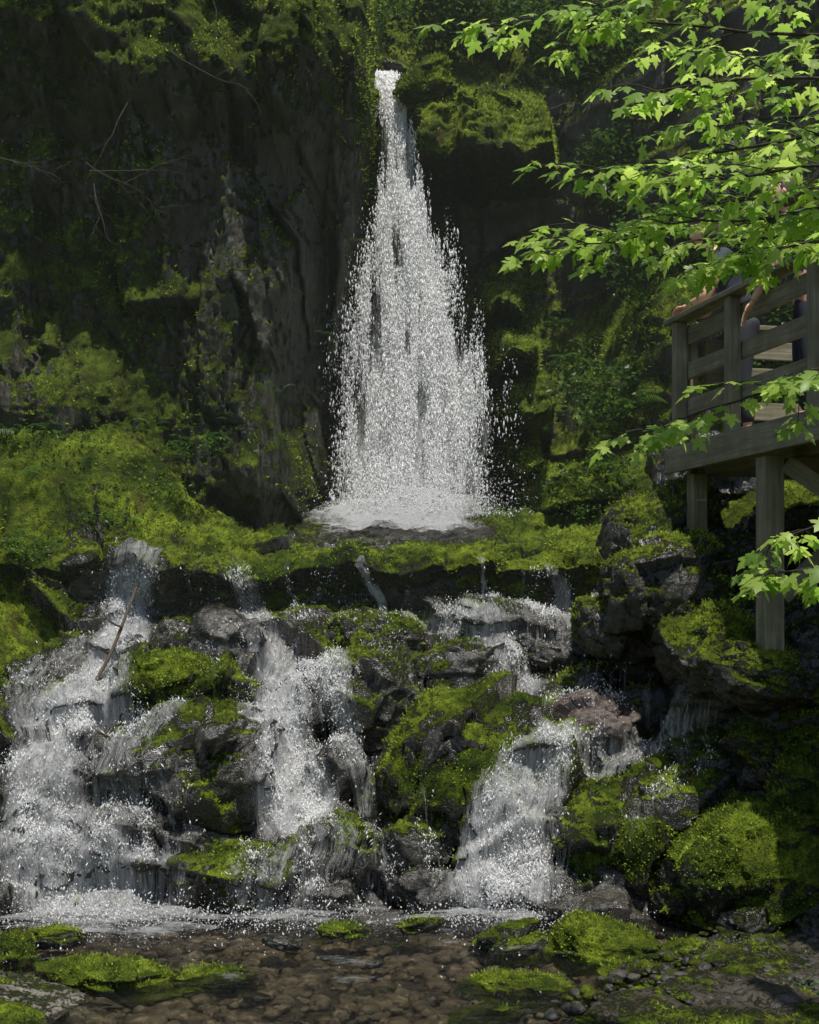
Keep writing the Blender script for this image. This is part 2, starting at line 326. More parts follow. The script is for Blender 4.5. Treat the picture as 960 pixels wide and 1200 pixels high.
# ---------------------------------------------------------------- boulders
import bmesh
def ico(n):
    bm=bmesh.new();bmesh.ops.create_icosphere(bm,subdivisions=n,radius=1.)
    v=np.array([q.co[:] for q in bm.verts]);f=np.array([[a.index for a in q.verts] for q in bm.faces]);bm.free();return v,f
I5=ico(6);I4=ico(5)
def boulder(u,v,w,h,mo,y=None,mat=None,dep=.95,name='boulder',seed=None):
    global allv,tri_polys
    if y is None:
        yy,_=yz_of_s(s_of_v(min(v,1064)));y=float(yy)+float(dyx(np.array((u-480)/F_*yy)))-.08
    c=S(u,v,y);rx=w/2/F_*y*1.15;rz=h/2/F_*y*1.18;ry=(rx+rz)/2*dep
    B,Fb=I5 if max(w,h)>85 else I4
    sd=seed if seed is not None else rng.uniform(0,100)
    q=np.sign(B)*np.abs(B)**.85
    k=1+.26*facet(q*1.0+sd,41)+.11*facet(q*2.2+sd,42)+.12*fbm(q*1.7+sd,5,.5,43)+.035*fbm(q*9+sd,4,.6,44)
    Vb=q*k[:,None]*np.array([rx,ry,rz]);a=rng.uniform(-.35,.35);R=np.array([[math.cos(a),0,math.sin(a)],[0,1,0],[-math.sin(a),0,math.cos(a)]])
    Vb=Vb@R.T+c+np.array([0,ry*.2,0]);Nb=vnorm(Vb,Fb)
    ms=mo*.75-.18+.5*Nb[:,2]+.46*fbm(Vb*2.2+sd,4)
    if c[1]>8.6: ms=ms-.65*streams(Vb[:,0],np.interp(Vb[:,2],prof[:,1],seg))[0]*sst(.8,.2,Nb[:,2]*.6)
    mk(name,Vb,Fb,mat or M_rock,attrs={'moss':ms});SC.append((Vb,Fb,Nb,ms,1.))
    o=len(allv);allv+=Vb.tolist();tri_polys+=[(p+o,q_+o,r+o) for p,q_,r in Fb.tolist()]
BL=[(258,758,78,72,.2),(200,815,115,100,1.2),(285,820,48,46,1.),(445,755,90,66,.9),(438,830,110,110,.7),(225,925,190,150,.6),(250,868,110,60,1.3),
(265,1038,120,74,.9),(393,1005,92,84,.9),(512,925,130,190,.85),(585,930,170,180,.8),(640,870,150,90,.75),(545,800,130,90,.6),(620,755,180,70,.3),(760,765,120,70,.4),
(765,850,85,80,.7),(770,905,140,60,.5),(725,1010,140,150,1.25),(830,950,170,120,.8),(900,1030,170,130,1.2),(830,1040,120,80,.9),(880,820,150,130,.5),(855,890,120,70,.8),
(945,940,80,100,.8),(225,985,80,44,.4),(60,930,150,110,.2),(150,985,130,90,.25),(30,1010,100,80,.2),(378,1055,60,42,.4),(120,1085,90,60,.7),(480,1010,70,80,.6),(500,1045,60,50,.3),
(360,830,60,60,.4),(395,900,60,60,.3),(690,810,70,46,.8),(560,1050,70,50,.3),(660,1040,80,60,.5),(300,900,40,50,1.1),(205,760,50,60,.6),(60,840,90,60,.3),(920,900,90,80,.7),(20,1070,60,60,.5),(880,965,90,60,.9),(330,1010,50,40,.4)]
for b in BL: boulder(*b)
boulder(700,850,88,56,-.6,mat=M_brown,seed=12.,y=9.75)
for b in [(785,630,120,95,.45,10.3),(740,730,110,70,.8,10.4),(840,680,110,90,.4,9.9),(900,745,140,90,.4,9.5),(945,800,120,120,.4,9.2),(800,740,80,70,.6,10.),(960,1085,50,60,.5,8.2),
          (830,560,110,90,.2,11.3),(915,640,90,70,.3,10.4),(880,1080,60,36,.4,8.2),(890,792,110,60,.6,8.65),
          (408,112,56,60,1.,14.1),(497,94,60,34,1.2,13.95),(452,82,70,22,.4,15.0),(420,75,50,40,1.,14.6),
          (780,690,130,110,.75,9.7),(725,735,90,56,1.1,9.9),(845,770,120,90,.8,9.2),(930,870,120,90,.8,8.9)]: boulder(*b[:5],y=b[5])
for b in [(600,1115,78,44,.5,8.05),(716,1128,120,84,1.1,7.9),(662,1122,48,44,1.1,8.0),(735,1160,60,40,1.1,7.5),(783,1158,50,34,1.1,7.5),(610,1165,110,34,.8,7.3),(130,1156,130,40,.9,7.3),(235,1152,90,24,.9,7.45),
          (10,1122,50,50,.9,7.8),(845,1112,50,22,.2,7.9),(900,1125,40,20,.1,7.9),(930,1190,60,44,.7,6.9),(700,1192,60,24,.6,7.),(820,1180,70,30,.9,7.1),(870,1150,60,28,.8,7.4),(560,1195,90,20,.8,6.9),(440,1130,20,8,.1,7.7),(330,1106,40,12,.2,7.9),(300,1170,26,8,.1,7.2),
          (400,1092,50,14,.3,8.1),(495,1085,44,14,.3,8.2),(60,1100,60,20,.6,8.),(950,1140,50,30,.8,7.6),(800,1120,50,24,.7,7.9),(75,1150,60,26,1.,7.5)]: boulder(*b[:5],y=b[5])
boulder(35,1182,170,40,.1,y=6.95,mat=M_grey,seed=5.)
# ---------------------------------------------------------------- ground sheet
xs=axis((-160,-12,6),(-12,-3,.4),(-3,3.4,.035),(3.4,12,.4),(12,160,6));ys=axis((-120,-3,6),(-3,5.8,.3),(5.8,9.4,.035),(9.4,30,.6),(30,160,6))
X,Yg=np.meshgrid(xs,ys);x=X.ravel();y=Yg.ravel();P=np.stack([x,y,x*0],1)
shoreR=.75+.9*(y-6.8)*.9+.25*fbm(P*1.5,3);shoreL=-1.95-.5*(y-7.0)+.25*fbm(P*1.7+5,3)
z=-.12+.19*sst(0,.35,x-shoreR)+.20*sst(0,.3,shoreL-x)
z+=.035*fbm(P*3.,4)+.03*fbm(P*11,3)+.015*facet(P*9,51)
z+=.45*np.clip(x-2.4,0,20)*sst(2.4,5,x)+.6*np.clip(-x-3.,0,20)
z=np.minimum(z,7+.02*np.abs(x))
up=sst(16.5,20,y);z=np.where((y>9.2)&(y<16.5),np.minimum(z,-.3),z)
z=np.where(y>=16.5,-.3+up*(7.5+.35*(y-20).clip(0,60)*.5),z)
V=np.stack([x,y,z],1);Fc=gridf(len(ys),len(xs));N_=vnorm(V,Fc)
moss=.55+.45*fbm(P*1.6+7,4)-.1*(z>0.02)-.9*(z<.01)+.3*(x<-1)*(z>.02)
mk('ground',V,Fc,M_ground,attrs={'moss':moss});SC.append((V,Fc,N_,moss,.8))
xs=np.arange(-6,6.01,.03);ys=np.arange(4,9.6,.03);X,Yg=np.meshgrid(xs,ys);x=X.ravel();y=Yg.ravel();P=np.stack([x,y*1.6,x*0],1)
V=np.stack([x,y,.03*fbm(P*4.5,4,.55)*(1+1.2*sst(7.4,8.8,y))],1);mk('pool_water',V,gridf(len(ys),len(xs)),M_pool)
def pebbles(name,n,fn,mat,r0,r1,mlo=-.4,mhi=.6):
    B,Fb=ico(2);vs=[];fs=[];o=0
    for i in range(n):
        px,py,pz=fn();r=r0+(r1-r0)*rng.uniform(0,1)**2;sd=rng.uniform(0,99)
        k=1+.3*facet(B*1.2+sd,61);q=B*k[:,None]*r*np.array([rng.uniform(.8,1.4),rng.uniform(.8,1.3),rng.uniform(.4,.7)])
        a=rng.uniform(0,6.3);c,s_=math.cos(a),math.sin(a);q=q@np.array([[c,s_,0],[-s_,c,0],[0,0,1]])
        vs.append(q+np.array([px,py,pz]));fs.append(Fb+o);o+=len(B)
    mk(name,np.concatenate(vs),np.concatenate(fs),mat,smooth=True,attrs={'moss':np.repeat(rng.uniform(mlo,mhi,n),len(B))})
def fR():
    y=rng.uniform(6.6,8.7);return (.75+.8*(y-6.8)+rng.uniform(0,2.),y,rng.uniform(.03,.07))
pebbles('pebbles',1000,fR,M_pebble,.012,.055,-.3,.9)
pebbles('stream_bed_stones',1900,lambda:(rng.uniform(-2.6,2.),rng.uniform(6.4,8.7),-.10),M_bed,.015,.075,-.6,.3)
# ---------------------------------------------------------------- cascading water draped on the rock
bvh=BVHTree.FromPolygons(allv,tri_polys)
xs=np.arange(-3.6,2.9,.02);ss=np.arange(s_of_v(1090),s_of_v(640),.02)
X,SS=np.meshgrid(xs,ss);x=X.ravel();s=SS.ravel();Pw=np.stack([x,s,x*0],1)
den,wx=streams(x,s)
y,z=yz_of_s(s);y=y+dyx(x);nr=np.array([0,-.62,.78])
dirv=np.tile(nr,(len(x),1))
lipz=np.exp(-((s-sl+.3)/.35)**2)
dirv=dirv*(1-lipz[:,None])+np.array([0,-1,.12])*lipz[:,None];dirv/=np.linalg.norm(dirv,axis=1,keepdims=True)
base=np.stack([x,y,z],1);off=np.full(len(x),np.nan);need=np.nonzero(den>.001)[0]
for i in need:
    o=base[i]+dirv[i]*.9
    h=bvh.ray_cast(Vector(o),Vector(-dirv[i]),1.8)
    if h[0] is not None: off[i]=.9-h[3]
off2=np.where(np.isnan(off),0.,off).reshape(X.shape)
def blur(a,k):
    for _ in range(k):
        a=(np.roll(a,1,0)+np.roll(a,-1,0)+a*2+np.roll(a,1,1)+np.roll(a,-1,1))/6
    return a
o2=np.maximum(off2,blur(off2,8)*.98);prot=(off2-blur(off2,60)).ravel()
den=den-.5*np.clip(prot-.05,0,.5)*2*(1-lipz)
o2=blur(o2,1).ravel()
o2+=.014+.012*lipz+.03*np.abs(fbm(np.stack([x*11,s*3,x*0],1),4,.6,73))*np.clip(den,0,1)*1.3
Vw=base+dirv*o2[:,None]
Fw=gridf(len(ss),len(xs));dm=den[Fw].max(1);Fw=Fw[dm>.12]
used=np.unique(Fw);mp_=np.full(len(x),-1);mp_[used]=np.arange(len(used))
flow=np.stack([wx,s,x*0],1)
mk('cascade_water',Vw[used],mp_[Fw],M_casc,attrs={'den':den[used],'flow':flow[used]})
xs=np.arange(-3.4,2.2,.025);ys=np.arange(6.7,9.3,.025);X,Yg=np.meshgrid(xs,ys);x=X.ravel();y=Yg.ravel();P=np.stack([x,y,x*0],1)
yy_=y+.5*fbm(P*1.7+3,4)
de=.30+.18*sst(7.5,9.1,yy_)+.5*np.exp(-((x+2.1)/.9)**2-((yy_-8.7)/.5)**2)+.5*np.exp(-((x-.6)/.6)**2-((yy_-8.8)/.4)**2)+.12*np.exp(-((x+.9)/.8)**2-((yy_-8.8)/.35)**2)+.75*fbm(P*np.array([3,8,1]),5,.62)-.03  # glints painted as white flecks over the pool, plus foam below the streams
de=de*(1-sst(1.1,1.5,x-.3*(y-8)))*sst(6.7,7.2,y)
Fp=gridf(len(ys),len(xs));Fp=Fp[de[Fp].max(1)>.1]
mk('pool_foam_glints',np.stack([x,y,.045+.07*np.abs(fbm(P*6,4))*np.clip(de-.2,0,1)],1),Fp,M_foam_glints,attrs={'den':de,'flow':P*np.array([.8,2.2,1])})
# ---------------------------------------------------------------- droplets
OV=np.array([[1,0,0],[-1,0,0],[0,1,0],[0,-1,0],[0,0,1],[0,0,-1]],float)
OF=np.array([[0,2,4],[2,1,4],[1,3,4],[3,0,4],[2,0,5],[1,2,5],[3,1,5],[0,3,5]])
def drops(name,C,R,St,mat,tilt=.3):
    n=len(C);T=rng.normal(0,tilt,(n,2));v=OV[None]*R[:,None,None]*np.stack([np.ones(n),np.ones(n),St],1)[:,None,:]
    v=v.copy();v[:,:,0]+=v[:,:,2]*T[:,None,0];v[:,:,1]+=v[:,:,2]*T[:,None,1]
    return mk(name,(v+C[:,None,:]).reshape(-1,3),(OF[None]+6*np.arange(n)[:,None,None]).reshape(-1,3),mat,smooth=True)
cand=np.nonzero((den>.3)&(~np.isnan(off))&(s<sl-.15))[0];pr=den[cand]**3.5*(.02+np.clip(fbm(Pw[cand]*np.array([7,3,1]),4,.6,75)+.05,0,1)**1.5)
pr/=pr.sum();pk=rng.choice(cand,42000,p=pr)
C=Vw[pk]+dirv[pk]*rng.exponential(.018,len(pk))[:,None]+rng.normal(0,.01,(len(pk),3))
drops('cascade_spray',C,.0014+rng.exponential(.0015,len(pk)).clip(0,.006),rng.uniform(.8,3.5,len(pk)),M_drop,.5)
n=7000;w=rng.choice(3,n,p=[.5,.3,.2]);cx=np.array([-2.1,.62,-.9])[w];x=cx+rng.normal(0,.38,n);y=8.75-rng.exponential(.2,n)
drops('pool_splash',np.stack([x,y,.02+rng.exponential(.045,n)],1),.0014+rng.exponential(.0015,n).clip(0,.006),rng.uniform(.8,2,n),M_drop,.5)
# ---------------------------------------------------------------- main fall
FL=np.array([(88,436,466),(110,434,474),(150,438,486),(200,441,497),(260,436,510),(300,428,521),(350,414,540),(400,402,562),(450,395,578),(500,391,584),(560,390,578),(600,386,570),(640,370,565)],float)
def fy(z): t=np.clip((8.2-z)/5.1,0,1);return 14.45-1.15*t**.8
vv=FL[:,0];yv=14.45-1.15*((vv-92)/545).clip(0,1)**.8;FZ=CZ+(HZ-vv)/F_*yv;FXL=(FL[:,1]-480)/F_*yv;FXR=(FL[:,2]-480)/F_*yv
def fxl(z):return np.interp(-z,-FZ,FXL)+.05*fbm(np.stack([z*0,z*0+3,z*3],1),4,.6,61)
def fxr(z):return np.interp(-z,-FZ,FXR)+.08*fbm(np.stack([z*0,z*0+8,z*2.5],1),4,.6,62)
fall=empty('waterfall')
for k,(yo,ds) in enumerate([(.0,.08),(.16,.06),(-.12,-.03)]):
    zs=np.arange(2.95,8.2,.022);ws_=np.linspace(-.12,1.12,110);W,Z=np.meshgrid(ws_,zs);w=W.ravel();z=Z.ravel()
    xl=fxl(z);xr=fxr(z);x=xl+(xr-xl)*w
    P=np.stack([x*5,x*0+k*9,z*.9],1);x=x+.06*fbm(P,4,.55,80+k);yy=fy(z)+.35*sst(8.05,8.2,z)+yo*np.clip((8.2-z),0,1)+.14*fbm(P*1.7,5,.62,84+k)*sst(0,1.2,8.2-z)+.35*((w-.5)**2)
    e=1-sst(.20,.60,np.abs(w-.5-.09*fbm(P*.8+3,3)))
    de=(.60+ds+.10*sst(5.5,3.5,z)+.25*np.exp(-((z-3.3)/.6)**2)*(w>.25))*e+.22*np.exp(-((z-7.9)/.8)**2)*e+.14*fbm(np.stack([x*6,x*0+k,z*.6],1),5,.55,90+k)*sst(0,1,8.2-z)-.04
    mk('water_sheet_%d'%k,np.stack([x,yy,z],1),gridf(len(zs),110),M_fall,attrs={'den':de},parent=fall)
n=420000;z=8.08-5.03*rng.uniform(0,1,n)**.8;w=.5+rng.normal(0,.215,n);ok=np.abs(w-.5)<.75
z=z[ok];w=w[ok];n=len(z);xl=fxl(z);xr=fxr(z)
x=xl+(xr-xl)*w;P=np.stack([x*8,x*0,z*1.0],1);keep=rng.uniform(-.3,.4,n)<fbm(P,5,.62,95)*.85+.05*sst(5,3,z)-.3*sst(.3,.65,np.abs(w-.5));x=x[keep];z=z[keep];n=len(x)
C=np.stack([x,fy(z)-.08+rng.normal(0,.14,n)*sst(0,1.5,8.2-z),z],1)
o=drops('spray_droplets',C,.0015+rng.exponential(.002,n).clip(0,.009),rng.uniform(1,5.5,n),M_drop,.1);o.parent=fall
n=24000;x=rng.normal(.1,.36,n);z=3.02+rng.exponential(.18,n);y=13.1+rng.normal(0,.28,n)-.1
o=drops('base_splash',np.stack([x,y,z],1),.0014+rng.exponential(.002,n).clip(0,.01),rng.uniform(.8,2,n),M_drop,.5);o.parent=fall
xs=np.arange(-1.5,1.1,.02);ys=np.arange(11.45,13.8,.02);X,Yg=np.meshgrid(xs,ys);x=X.ravel();y=Yg.ravel();P=np.stack([x,y,x*0],1)
z=np.interp(y,prof[:,0][11:],prof[:,1][11:])+.12+.22*np.exp(-((x-.1)/.6)**2-((y-13.0)/.4)**2)+.10*fbm(P*4,5,.6,97)
de=1.2*np.exp(-np.abs((x+.12)/.85)**4-(np.abs(y-12.8)/1.1)**4)+.35*fbm(P*3,4)
Fa=gridf(len(ys),len(xs));o=mk('foam_apron',np.stack([x,y,z],1),Fa,M_foam_glints,attrs={'den':de,'flow':P});o.parent=fall
# ---------------------------------------------------------------- moss tufts
def tufts(n,size):
    data=[]
    for V,Fc,N_,ms,wt in SC:
        c=V[Fc].mean(1);a=np.linalg.norm(np.cross(V[Fc[:,1]]-V[Fc[:,0]],V[Fc[:,-1]]-V[Fc[:,0]]),axis=1)
        m=ms[Fc].mean(1);front=(np.abs(c[:,0]/np.maximum(c[:,1],1))<.36)&(c[:,2]-CZ<.5*c[:,1])&(c[:,2]>0)&(c[:,1]>6)
        p=a*np.clip((m-.36)*3,0,1)*front*wt/(np.maximum(c[:,1],5)/10)**2;p=p*(.1+np.clip(.55+1.6*fbm(c*2.3+40,4,.6,78),0,1));data.append((c,N_[Fc[:,0]],p))
    c=np.concatenate([d[0] for d in data]);nn=np.concatenate([d[1] for d in data]);p=np.concatenate([d[2] for d in data])
    k=rng.choice(len(c),n,p=p/p.sum());c=c[k]+rng.normal(0,.012,(n,3));nn=nn[k]
    d=nn*.8+rng.normal(0,.55,(n,3))+np.array([0,0,.25]);d/=np.linalg.norm(d,axis=1,keepdims=True)
    sd=np.cross(d,rng.normal(0,1,(n,3)));sd/=np.linalg.norm(sd,axis=1,keepdims=True)
    sz=size*rng.uniform(.5,1.5,n)*(c[:,1]/10);r=np.clip(.50+1.1*fbm(c*2.2,4,.55,77)+rng.normal(0,.18,n),0,1)
    V=np.stack([c-sd*(sz*.3)[:,None]-nn*.005,c+sd*(sz*.3)[:,None]-nn*.005,c+d*sz[:,None]],1).reshape(-1,3)
    mk('moss',V,np.arange(3*n).reshape(n,3),M_moss,smooth=False,attrs={'rnd':np.repeat(r,3)})
tufts(320000,.019)
# ---------------------------------------------------------------- leaves
def leafcloud(name,cen,rad,n,size,mat,parent=None,flat=.5,clump=1.5,th=-.05):
    vs=[];rs=[]
    for c,r,k in zip(cen,rad,n):
        q=rng.normal(0,1,(int(k*2.2),3));q/=np.linalg.norm(q,axis=1,keepdims=True);q*=rng.uniform(.15,1,(len(q),1))**.5
        q=q*np.array(r)+np.array(c);q=q[fbm(q*clump,3,.5,int(abs(c[0])*7))>th][:k];m=len(q)
        d=rng.normal(0,1,(m,3));d[:,2]=d[:,2]*.4-.25;d/=np.linalg.norm(d,axis=1,keepdims=True)
        up=rng.normal(0,flat,(m,3))+np.array([0,0,1.]);sd=np.cross(d,up);sd/=np.linalg.norm(sd,axis=1,keepdims=True)
        s_=(size*rng.uniform(.6,1.4,m))[:,None]
        nn=np.cross(sd,d)
        vs.append(np.stack([q,q+d*s_*.45+sd*s_*.3,q+d*s_-nn*s_*.12,q+d*s_*.45-sd*s_*.3],1).reshape(-1,3));rs.append(np.repeat(rng.uniform(0,1,m),4))
    V=np.concatenate(vs);return mk(name,V,np.arange(len(V)).reshape(-1,4),mat,smooth=False,attrs={'rnd':np.concatenate(rs)},parent=parent)
def tube(name,paths,mat,parent=None,seg_=7):
    vs=[];fs=[];o=0
    for pts,rad in paths:
        pts=np.array(pts,float);k=len(pts);t=np.gradient(pts,axis=0);t/=np.linalg.norm(t,axis=1,keepdims=True)
        ref=np.array([0,0,1.]) if abs(t[0,2])<.8 else np.array([1.,0,0])
        a=np.cross(t,ref);a/=np.linalg.norm(a,axis=1,keepdims=True);b=np.cross(t,a)
        an=np.linspace(0,2*math.pi,seg_,endpoint=False);rad=np.broadcast_to(np.array(rad,float),(k,))
        r=rad[:,None,None]*(np.cos(an)[None,:,None]*a[:,None]+np.sin(an)[None,:,None]*b[:,None])
        vs.append((pts[:,None]+r).reshape(-1,3))
        i=np.arange(k-1)[:,None]*seg_;j=np.arange(seg_)[None];j2=(j+1)%seg_
        fs.append(np.stack([i+j,i+j2,i+seg_+j2,i+seg_+j],-1).reshape(-1,4)+o);o+=k*seg_
    return mk(name,np.concatenate(vs),np.concatenate(fs),mat,parent=parent)
def spline(pts,n):
    pts=np.array(pts,float);t=np.linspace(0,len(pts)-1,n);i=np.clip(t.astype(int),0,len(pts)-2);f=(t-i)[:,None]
    p0=pts[np.clip(i-1,0,None)];p1=pts[i];p2=pts[i+1];p3=pts[np.clip(i+2,None,len(pts)-1)]
    return .5*((2*p1)+(-p0+p2)*f+(2*p0-5*p1+4*p2-p3)*f**2+(-p0+3*p1-3*p2+p3)*f**3)
def tree(x,y,z0,h,r,cr,nl,dy=0.):
    e=empty('shade_tree');lean=rng.uniform(-.6,.6,2)+np.array([0,dy])  # added tree, mostly out of view, its crown placed to shade the gorge
    top=np.array([x+lean[0],y+lean[1],z0+h]);tr=spline([(x,y,z0-1),(x+lean[0]*.2,y+lean[1]*.2,z0+h*.4),tuple(top)],14)
    paths=[(tr,np.linspace(r,r*.25,14)*(1+.6*np.exp(-np.arange(14)/1.0)))]
    cen=[];rad=[]
    for i in range(8):
        a=rng.uniform(0,6.28);b=tr[rng.integers(9,13)];l=cr*rng.uniform(.5,1.);e2=b+np.array([math.cos(a)*l,math.sin(a)*l,l*rng.uniform(.1,.5)])
        paths.append((spline([b,(b+e2)/2+np.array([0,0,.2]),e2],7),np.linspace(r*.3,r*.06,7)));cen.append(e2);rad.append((cr*.55,cr*.55,cr*.3))
    cen.append(top);rad.append((cr*.7,cr*.7,cr*.4))
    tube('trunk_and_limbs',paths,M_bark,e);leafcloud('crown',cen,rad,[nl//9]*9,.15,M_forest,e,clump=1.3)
for t in [(-3.8,13.9,9.,3.8,.16,1.9,5000,-2.8),(-6.4,13.2,9,3.8,.2,2.2,5500,-2.2),(-2.6,15.2,9.4,4.,.16,1.5,4000,-2.4),(-9.5,12.5,8.5,4,.2,2.6,4000,-1),
          (5.4,16.8,9.,5,.24,2.,6000,0),(6.0,13.8,9,4,.2,2.1,5000,0),(7.5,11.5,8.5,4,.2,2.4,4000,0),(1.6,20.5,10.5,5,.2,2.2,6000,0),(-1.4,20.5,10.5,5,.2,2.2,6000,0),(4.5,19.,10.5,5,.22,2.4,5000,0)]: tree(*t)
cen=[];rad=[];k=[]
for u,v,y,ru,rv,n in [(560,20,15.7,100,34,2400),(520,-10,15.6,80,30,1500),(640,30,15.5,70,40,1800),(700,60,15.2,60,70,2200),(460,40,15.4,36,36,900),(720,-10,15.3,80,40,1800),(800,150,14.6,110,110,3000),(880,60,14,110,90,2500),(760,290,13.6,60,70,1100),
   (900,250,12.6,80,80,1600),(930,420,12.4,60,90,1200),(720,200,14.6,50,60,1100),(380,-10,12.6,60,16,350),(150,-15,12.4,150,16,500),(700,450,13.1,60,60,700),(690,560,12.6,60,30,400)]:
    cen.append(S(u,v,y));rad.append((ru/F_*y,.6,rv/F_*y));k.append(n)
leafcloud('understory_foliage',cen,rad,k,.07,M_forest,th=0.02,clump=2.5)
def fern(c,r,n=7,dirb=None):
    vs=[];rr=[]
    for i in range(n):
        a=rng.uniform(0,6.28) if dirb is None else dirb+rng.normal(0,.8);L=r*rng.uniform(.6,1.15);m=15
        t=np.linspace(.08,1,m);dx=np.array([math.cos(a),math.sin(a)]);hgt=rng.uniform(.2,.85);c0=np.array(c)+rng.normal(0,.05,3)
        pts=np.stack([c0[0]+dx[0]*L*t,c0[1]+dx[1]*L*t,c0[2]+L*(hgt*t*1.3-hgt*1.3*t*t)],1);sd=np.array([-dx[1],dx[0],rng.normal(0,.3)]);sh_=rng.uniform(.1,.8)
        for j in range(m):
            w=L*.2*math.sin(math.pi*min(1,(t[j]*.88+.1)))**.8+.003;fw=np.array([dx[0],dx[1],-.2])*L*.028
            for sg in (-1,1):
                p=pts[j];tip=p+sg*sd*w+fw*1.6-np.array([0,0,w*.3]);vs+=[p-fw*.8,p+fw*.8,tip];rr+=[min(1,max(0,sh_+rng.uniform(-.2,.2)))]*3
    return vs,rr
vs=[];rr=[]
for u,v,y,r,n in [(235,520,11.9,.25,8),(215,535,11.8,.2,7),(325,458,12.2,.2,6),(330,515,12.2,.18,6),(275,300,12.1,.18,6),(688,475,13.,.34,8),(722,436,13,.3,8),(665,430,13.3,.3,7),(705,505,12.9,.3,8),(745,470,12.7,.3,7),(750,545,12.2,.2,6),
   (20,510,11.9,.22,7),(60,500,12,.2,6),(110,560,11.6,.2,6),(150,600,11.4,.16,5),(35,560,11.6,.22,6),(90,640,11.1,.18,5),(20,630,11.1,.2,6),(410,290,13.2,.14,6),(412,330,13.2,.14,6),(380,400,13.1,.16,5),(295,545,12,.14,5),(260,490,12,.14,5),(655,380,13.6,.2,6),(640,500,13.2,.2,6),(180,500,11.9,.2,5)]:
    a,b=fern(S(u,v,y),r,n,-1.57 if y>11.7 else None);vs+=a;rr+=b
mk('ferns',np.array(vs),np.arange(len(vs)).reshape(-1,3),M_fern,smooth=False,attrs={'rnd':rr})
cen=[];rad=[];k=[]
for u,v,y,ru,rv,n in [(870,1188,6.9,100,12,1100),(950,1165,7.1,40,20,400),(40,640,11.2,50,16,300),(120,610,11.5,60,14,260),(60,510,11.9,80,16,300),(230,520,11.9,40,20,220),(190,570,11.7,50,10,120),(700,600,12.4,60,10,160),(590,600,13,30,8,80),(560,1190,6.9,60,6,60),(760,1190,6.9,60,6,300)]:
    cen.append(S(u,v,y));rad.append((ru/F_*y,.25,rv/F_*y));k.append(n)
leafcloud('ground_herbs',cen,rad,k,.03,M_fern,th=-.1,clump=4)
paths=[]
def twig(p,d,l,r,dep):
    n=6;pts=[np.array(p)]
    for i in range(n):
        d=d+rng.normal(0,.18,3);d/=np.linalg.norm(d);pts.append(pts[-1]+d*l/n)
        if dep and rng.uniform()<.65: twig(pts[-1],d+rng.normal(0,.7,3),l*.5,r*.55,dep-1)
    paths.append((np.array(pts),np.linspace(r,r*.3,n+1)))
for u,v,y,d,l in [(100,190,11.7,(.5,-.3,-.5),.8),(105,200,11.7,(.9,-.2,-.2),.9),(0,185,11.5,(1,-.1,-.25),.6),(110,215,11.7,(.2,-.2,-1),.6),(360,60,11.8,(.3,-.2,-1),.5),(250,0,12,(.0,-.2,-1),.6),(640,130,13.6,(.3,-.2,.4),.6),(150,120,11.8,(-.6,-.3,-.4),.7),(200,60,11.7,(.6,-.2,-.6),.8),(420,90,12.6,(.4,-.5,.1),.4)]:
    twig(S(u,v,y),np.array(d,float),l,.006,2)
tube('dead_twigs',paths,M_twig,seg_=5)
tube('fallen_branch',[(spline([S(160,688,10.9),S(150,715,10.7),S(128,770,10.5),S(100,818,10.3)],12),np.linspace(.01,.018,12)),(spline([S(143,735,10.6),S(128,728,10.5),S(118,712,10.5)],5),np.linspace(.01,.004,5))],M_stick)
# ---------------------------------------------------------------- maple
H=[(0,-.02),(.12,-.14),(.40,-.16),(.34,.02),(.30,.10),(.48,.16),(.72,.36),(.60,.40),(.50,.50),(.36,.44),(.20,.44),(.30,.66),(.20,.72),(.10,.88)]
out=H+[(0,1.08)]+[(-a,b) for a,b in H[:0:-1]]
O=np.array([(0,.22)]+out);nO=len(O);OFm=np.array([[0,i,i+1] for i in range(1,nO-1)]+[[0,nO-1,1]])
LZ=-.22*np.abs(O[:,0])-.22*(O[:,1]-.2)**2
maple=empty('maple_tree');mv=[];mf=[];mr=[];mo=0;mpaths=[]
def addleaf(p,d,up,s_):
    global mo
    d=d/np.linalg.norm(d);sd=np.cross(d,up);sd/=np.linalg.norm(sd);nn=np.cross(sd,d)
    cu=rng.uniform(.5,1.8);v=p+s_*(O[:,0:1]*sd*rng.uniform(.85,1.1)+O[:,1:2]*d+(LZ*cu)[:,None]*nn)
    mv.append(v);mf.append(OFm+mo);mr.append(np.full(nO,rng.uniform(0,1)));mo+=nO
def leafpair(p,d):
    for sg in (-1,1):
        if rng.uniform()<.1: continue
        side=np.cross(d,(0,0,1.));side/=np.linalg.norm(side)+1e-9
        dd=d*.5+side*sg*rng.uniform(.5,1.1)+rng.normal(0,.2,3)+np.array([0,-.25,-.35])
        dd/=np.linalg.norm(dd);pl=rng.uniform(.02,.06);q=p+dd*pl
        mpaths.append((np.array([p,(p+q)/2+np.array([0,0,.004]),q]),[.0014,.0011,.0009]))
        addleaf(q,dd+np.array([0,-.1,-rng.uniform(.05,.6)]),np.array([rng.normal(0,.35),-.35+rng.normal(0,.3),1.]),rng.uniform(.036,.068))
